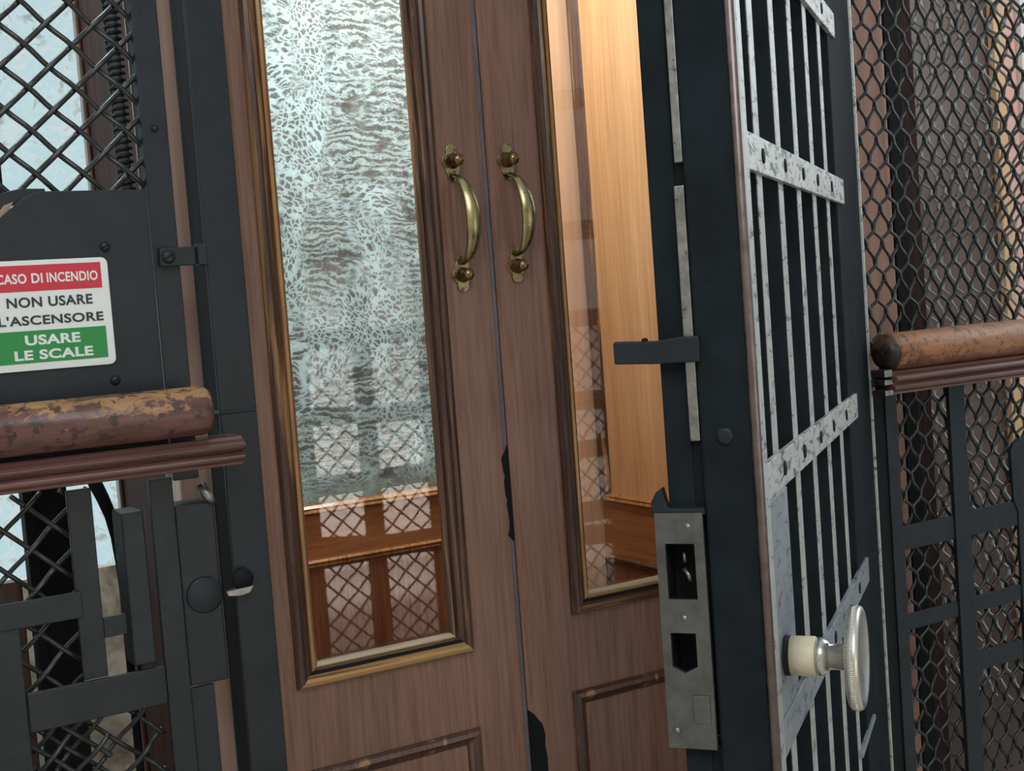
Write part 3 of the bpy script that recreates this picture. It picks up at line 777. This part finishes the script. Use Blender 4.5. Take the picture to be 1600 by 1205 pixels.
# low dark board at the shaft bottom left
lb = obj('shaft_board', B(-0.2, 0.2365, 1.66, 1.68, 0.0, 0.858), M['brown_wall'], None, 0.002)
tag(lb, 'low brown board in the shaft behind the lower left grille', 'board')
# black hanging cable
bm = NB(); tube(bm, [(0.300, 1.53, 1.02), (0.308, 1.53, 0.980), (0.315, 1.53, 0.962), (0.322, 1.53, 0.940), (0.326, 1.53, 0.914), (0.328, 1.53, 0.883), (0.329, 1.53, 0.85), (0.329, 1.53, 0.80), (0.329, 1.53, 0.0)], [0.0085, 0.0080, 0.0075, 0.007, 0.0062, 0.0056, 0.005, 0.005, 0.005], 12)
cb = obj('cable', bm, M['matt_black']); tag(cb, 'curved black cable hanging behind the lower left grille', 'cable')

# ------------------------------------------------------------------ right cage screen
cr = thing('cage_screen', 'black lift cage screen with crimped wire right of the open gate', 'screen', (1.75, Y0, 0.0))
bm = NB(); wire_mesh(bm, 1.478, 2.02, 0.30, 2.1, 0.0355, 0.0540, 0.0026, 0.0016, lambda x, o, z: (x, Y0+0.014+o, z), (0.35, 0.75), 6, 12, 1.5, 0.07)
obj('wire_infill', bm, M['wire'], cr)
obj('back_bar', B(1.4765, 1.4985, Y0+0.001, Y0+0.008, 0.05, 0.968), M['matt_black'], cr, 0.001)
obj('vertical_bar', B(1.499, 1.5235, Y0-0.002, Y0+0.004, 0.05, 0.975), M['black'], cr, 0.001)
obj('vertical_bar', B(1.6405, 1.677, Y0-0.004, Y0+0.004, 0.05, 0.975), M['black'], cr, 0.001)
bm = NB(); prism(bm, [(1.795, 0.05), (1.795, 0.74), (1.785, 0.76), (1.783, 0.845), (1.790, 0.856), (1.806, 0.862), (1.85, 0.864), (1.85, 0.05)], Y0-0.003, Y0+0.003)
obj('vertical_bar', bm, M['black'], cr, 0.001)
for (a, b2, c, d) in ((1.5237, 1.6403, 0.716, 0.755), (1.5237, 1.6403, 0.587, 0.613), (1.6772, 1.7948, 0.716, 0.758), (1.6772, 1.7948, 0.588, 0.614), (1.6772, 1.7948, 0.488, 0.519)):
    obj('cross_bar', B(a, b2, Y0-0.001, Y0+0.003, c, d), M['black'], cr, 0.0008)
obj('corner_post', B(2.022, 2.060, Y0-0.008, Y0+0.020, 0.0, 2.12), M['black'], cr, 0.002)
# side return screen of the cage
cs = thing('cage_screen', 'paler crimped-wire side screen receding behind the front wire', 'screen', (1.95, 1.62, 0.0))
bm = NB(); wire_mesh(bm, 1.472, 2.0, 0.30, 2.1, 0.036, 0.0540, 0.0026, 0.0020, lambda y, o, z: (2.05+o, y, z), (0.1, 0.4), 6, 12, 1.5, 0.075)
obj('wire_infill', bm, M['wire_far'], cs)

# ------------------------------------------------------------------ lift gate (open)
g = thing('lift_gate', 'open black barred iron lift gate with round nickel knob', 'gate', (1.475, 1.45, 0.0), math.radians(38.5))
GZ0, GZ1 = 0.05, 2.12
def gob(name, bm, m, bevel=0.0, parent=None, smooth=False):
    return obj(name, bm, m, g, bevel, smooth, local=True, parent=parent)
# closing stile: worn front flange, box, rear flange
cst = gob('closing_stile', B(-0.940, -0.897, 0.0035, 0.052, GZ0, GZ1), M['gate_black'], 0.003)
gob('front_flange', B(-0.935, -0.914, -0.002, 0.0035, GZ0, GZ1), M['white_worn'], 0.0015, parent=cst)
bm = NB(); tube(bm, [(-0.9385, 0.0025, GZ0), (-0.9385, 0.0025, GZ1)], 0.0048, 16)
gob('corner_bead', bm, M['corner_worn'], parent=cst)
for za, zb in ((GZ0, 0.735), (0.954, GZ1)):
    gob('rear_flange', B(-0.932, -0.918, 0.062, 0.087, za, zb), M['gate_black'], 0.002, parent=cst)
    gob('stile_web', B(-0.930, -0.905, 0.052, 0.062, za, zb), M['matt_black'], parent=cst)
bm = NB(); box(bm, -0.9385, -0.930, 0.052, 0.060, 1.265, GZ1); box(bm, -0.9385, -0.930, 0.0525, 0.062, 1.017, 1.245)
gob('lock_rod', bm, M['bare'], 0.0012)
gob('screw', screw_bm(-0.940, 0.030, 1.021, 0.008, 0.002, axis=(-1, 0, 0)), M['black_chip'], parent=cst)
# hinge stile
gob('hinge_stile', B(-0.270, -0.006, 0.004, 0.045, GZ0, GZ1), M['gate_black'], 0.002)
gob('hinge_edge', B(-0.0055, -0.001, 0.000, 0.006, GZ0, GZ1), M['white_worn'], 0.0015)
gob('top_rail', B(-0.897, -0.270, 0.006, 0.046, 2.06, GZ1), M['black'], 0.002)
gob('bottom_rail', B(-0.897, -0.270, 0.006, 0.046, GZ0, 0.12), M['black'], 0.002)
for k, sx in enumerate((-0.825, -0.705, -0.585, -0.465, -0.345)):
    bm = NB(); box(bm, sx-0.013, sx+0.013, 0.0072, 0.046, 0.12, 2.06)
    b_ = gob('bar', bm, M['gate_black'], 0.0015)
    gob('bar_face', B(sx-0.013, sx+0.013, 0.0060, 0.0073, 0.12, 2.06), M['white_worn'], 0.0005, parent=b_)
def strap(s0, s1, z0, z1, m, holes, cut=0.0):
    bm = NB(); prism(bm, [(s0, z0), (s1-cut, z0), (s1, z1 if cut == 0 else z0+0.3*(z1-z0)), (s1, z1), (s0, z1)] if cut else [(s0, z0), (s1, z0), (s1, z1), (s0, z1)], 0.0, 0.006)
    s_ = gob('strap', bm, m, 0.0008)
    for h in holes:
        bm = NB(); lathe(bm, [(0, 0.0075), (0.0012, 0.0070), (0.0014, 0.0)], (h, 0.0, (z0+z1)/2), (0, -1, 0), 14)
        gob('rivet', bm, M['matt_black'], parent=s_)
HS = (-0.834, -0.709, -0.588, -0.476, -0.350)
strap(-0.914, -0.222, 1.483, 1.517, M['strap_worn'], HS)
strap(-0.914, -0.222, 1.256, 1.290, M['strap_worn'], HS)
strap(-0.914, -0.205, 0.957, 0.991, M['strap_worn'], [h+0.015 for h in HS])
strap(-0.914, -0.182, 0.717, 0.752, M['grey_worn'], [-0.55, -0.302])  # lower straps: dimmer light put into a greyer metal
strap(-0.36, -0.20, 0.520, 0.527, M['grey_worn'], [])
strap(-0.914, -0.20, 0.300, 0.334, M['grey_worn'], [])
gob('lock_cover', B(-0.914, -0.822, -0.0015, 0.0045, 0.757, 0.957), M['grey_worn'], 0.001)
# lock face on the closing edge with its openings
LX = -0.940
def yz(bm, poly, x0, x1):
    a = [bm.verts.new((x0, y, z)) for y, z in poly]; b = [bm.verts.new((x1, y, z)) for y, z in poly]
    n = len(poly); bm.faces.new(a); bm.faces.new(b[::-1])
    for i in range(n): bm.faces.new((a[i], b[i], b[(i+1) % n], a[(i+1) % n]))
bm = NB()
y0, y1 = 0.054, 0.0985
x0, x1 = LX-0.0040, LX+0.0005
H1 = (0.063, 0.090, 0.874, 0.925); H2 = (0.067, 0.0905, 0.806, 0.843)
for a, b2, c, d in ((y0, y1, 0.925, 0.953), (y0, H1[0], 0.874, 0.925), (H1[1], y1, 0.874, 0.925), (y0, y1, 0.843, 0.874), (y0, H2[0], 0.806, 0.843), (H2[1], y1, 0.806, 0.843), (y0, y1, 0.736, 0.806)):
    box(bm, x0, x1, a, b2, c, d)
bmesh.ops.remove_doubles(bm, verts=bm.verts, dist=1e-5)
lk = gob('lock_plate', bm, M['lock'], 0.0)
bm = NB(); yz(bm, [(H2[0], 0.806), (0.079, 0.806), (H2[0], 0.812)], x0, x1); yz(bm, [(0.079, 0.806), (H2[1], 0.806), (H2[1], 0.812)], x0, x1)
gob('plate_corner', bm, M['lock'], parent=lk)
gob('lock_case', B(-0.936, -0.898, 0.0915, 0.0975, 0.738, 0.951), M['matt_black'], parent=lk)
gob('lock_case', B(-0.910, -0.898, 0.0535, 0.0912, 0.738, 0.951), M['matt_black'], parent=lk)
bm = NB(); tube(bm, [(-0.928, 0.077, 0.914), (-0.928, 0.0765, 0.905)], 0.002, 8); tube(bm, [(-0.928, 0.078, 0.899), (-0.930, 0.073, 0.893), (-0.930, 0.072, 0.888)], 0.0024, 8)
gob('lever', bm, M['bare'], parent=lk)
gob('repair_patch', B(x0-0.0018, x0+0.0002, 0.058, 0.074, 0.760, 0.786), M['lock'], 0.001, parent=lk)
bm = NB(); yz(bm, [(0.052, 0.951), (0.100, 0.951), (0.1015, 0.962), (0.096, 0.972), (0.090, 0.976), (0.088, 0.966), (0.085, 0.957), (0.052, 0.957)], LX-0.003, LX+0.008)
gob('lock_lip', bm, M['black'], 0.0012, parent=lk)
for py_, pz_ in ((0.0765, 0.857), (0.0680, 0.941), (0.0900, 0.7525)):
    bm = NB(); lathe(bm, [(0, 0.0028), (0.0008, 0.0024), (0.0012, 0.0)], (x0, py_, pz_), (-1, 0, 0), 12)
    gob('rivet', bm, M['bare'], parent=lk)
# projecting latch
bm = NB(); yz(bm, [(0.046, 1.0885), (0.046, 1.1115), (0.064, 1.1115), (0.085, 1.1090), (0.124, 1.1105), (0.125, 1.1085), (0.125, 1.0900), (0.090, 1.0885)], LX-0.008, LX-0.0005)
la = gob('latch', bm, M['black_chip'], 0.0015)
bm = NB(); lathe(bm, [(0, 0.0030), (0.002, 0.0030), (0.003, 0.0)], (LX-0.004, 0.096, 1.1095), (0, 0, 1), 12)
gob('latch_pin', bm, M['matt_black'], parent=la)
# knob: ivory collar, nickel neck, dished knurled disc
KS, KZ = -0.885, 0.8085
def gl(bm, prof, seg=48): lathe(bm, prof, (KS, 0.0, KZ), (0, -1, 0), seg)
bm = NB(); gl(bm, [(-0.004, 0.0185), (0.0070, 0.0185), (0.0072, 0.0)])
kb = gob('knob', bm, M['matt_black'])
bm = NB(); gl(bm, [(0.0072, 0.0182), (0.0290, 0.0182), (0.0302, 0.0172), (0.0303, 0.0)])
gob('collar', bm, M['ivory'], parent=kb)
bm = NB(); gl(bm, [(0.0303, 0.0160), (0.0330, 0.0175), (0.0360, 0.0172), (0.0415, 0.0140), (0.0425, 0.0118), (0.0600, 0.0118), (0.0605, 0.0)])
gob('neck', bm, M['nickel'], parent=kb)
bm = NB(); gl(bm, [(0.0595, 0.012), (0.0600, 0.0440), (0.0615, 0.0465), (0.0690, 0.0468), (0.0710, 0.0462), (0.0725, 0.0435), (0.0718, 0.0405), (0.0705, 0.036), (0.0685, 0.020), (0.0680, 0.0)], 72)
gob('knob_disc', bm, M['nickel_face'], parent=kb)
bm = NB()
for k in range(150):
    a = 2*PI*k/150
    c = Vector((KS+0.0467*math.cos(a), 0, KZ+0.0467*math.sin(a)))
    tube(bm, [c+Vector((0, -0.0618, 0)), c+Vector((0, -0.0686, 0))], 0.0006, 4)
gob('knurling', bm, M['nickel'], parent=kb)

# ------------------------------------------------------------------ railing across the landing (seen only as a reflection in the door panes)
lr = thing('stair_railing', 'lattice stair railing across the landing reflected in the door panes', 'railing', (1.9, -0.6, 0.0))
bm = NB(); wire_mesh(bm, 0.71, 3.2, 0.05, 1.06, 0.068, 0.064, 0.0036, 0.003, lambda x, o, z: (x, -0.6+o, z), (0, 0), 5, 4, 1.3)
obj('wire_infill', bm, M['wire'], lr)
for k in range(9):
    xx = 0.71 + 0.30*k
    obj('vertical_bar', B(xx, xx+0.026, -0.606, -0.594, 0.0, 1.06), M['black'], lr, 0.002)
for z0_, z1_ in ((0.375, 0.445), (0.60, 0.66), (0.05, 0.10)):
    obj('cross_bar', B(0.71, 3.2, -0.616, -0.590, z0_, z1_), M['black'], lr, 0.002)
obj('top_rail', B(0.71, 3.2, -0.63, -0.57, 1.06, 1.12), M['rail_base'], lr, 0.004)
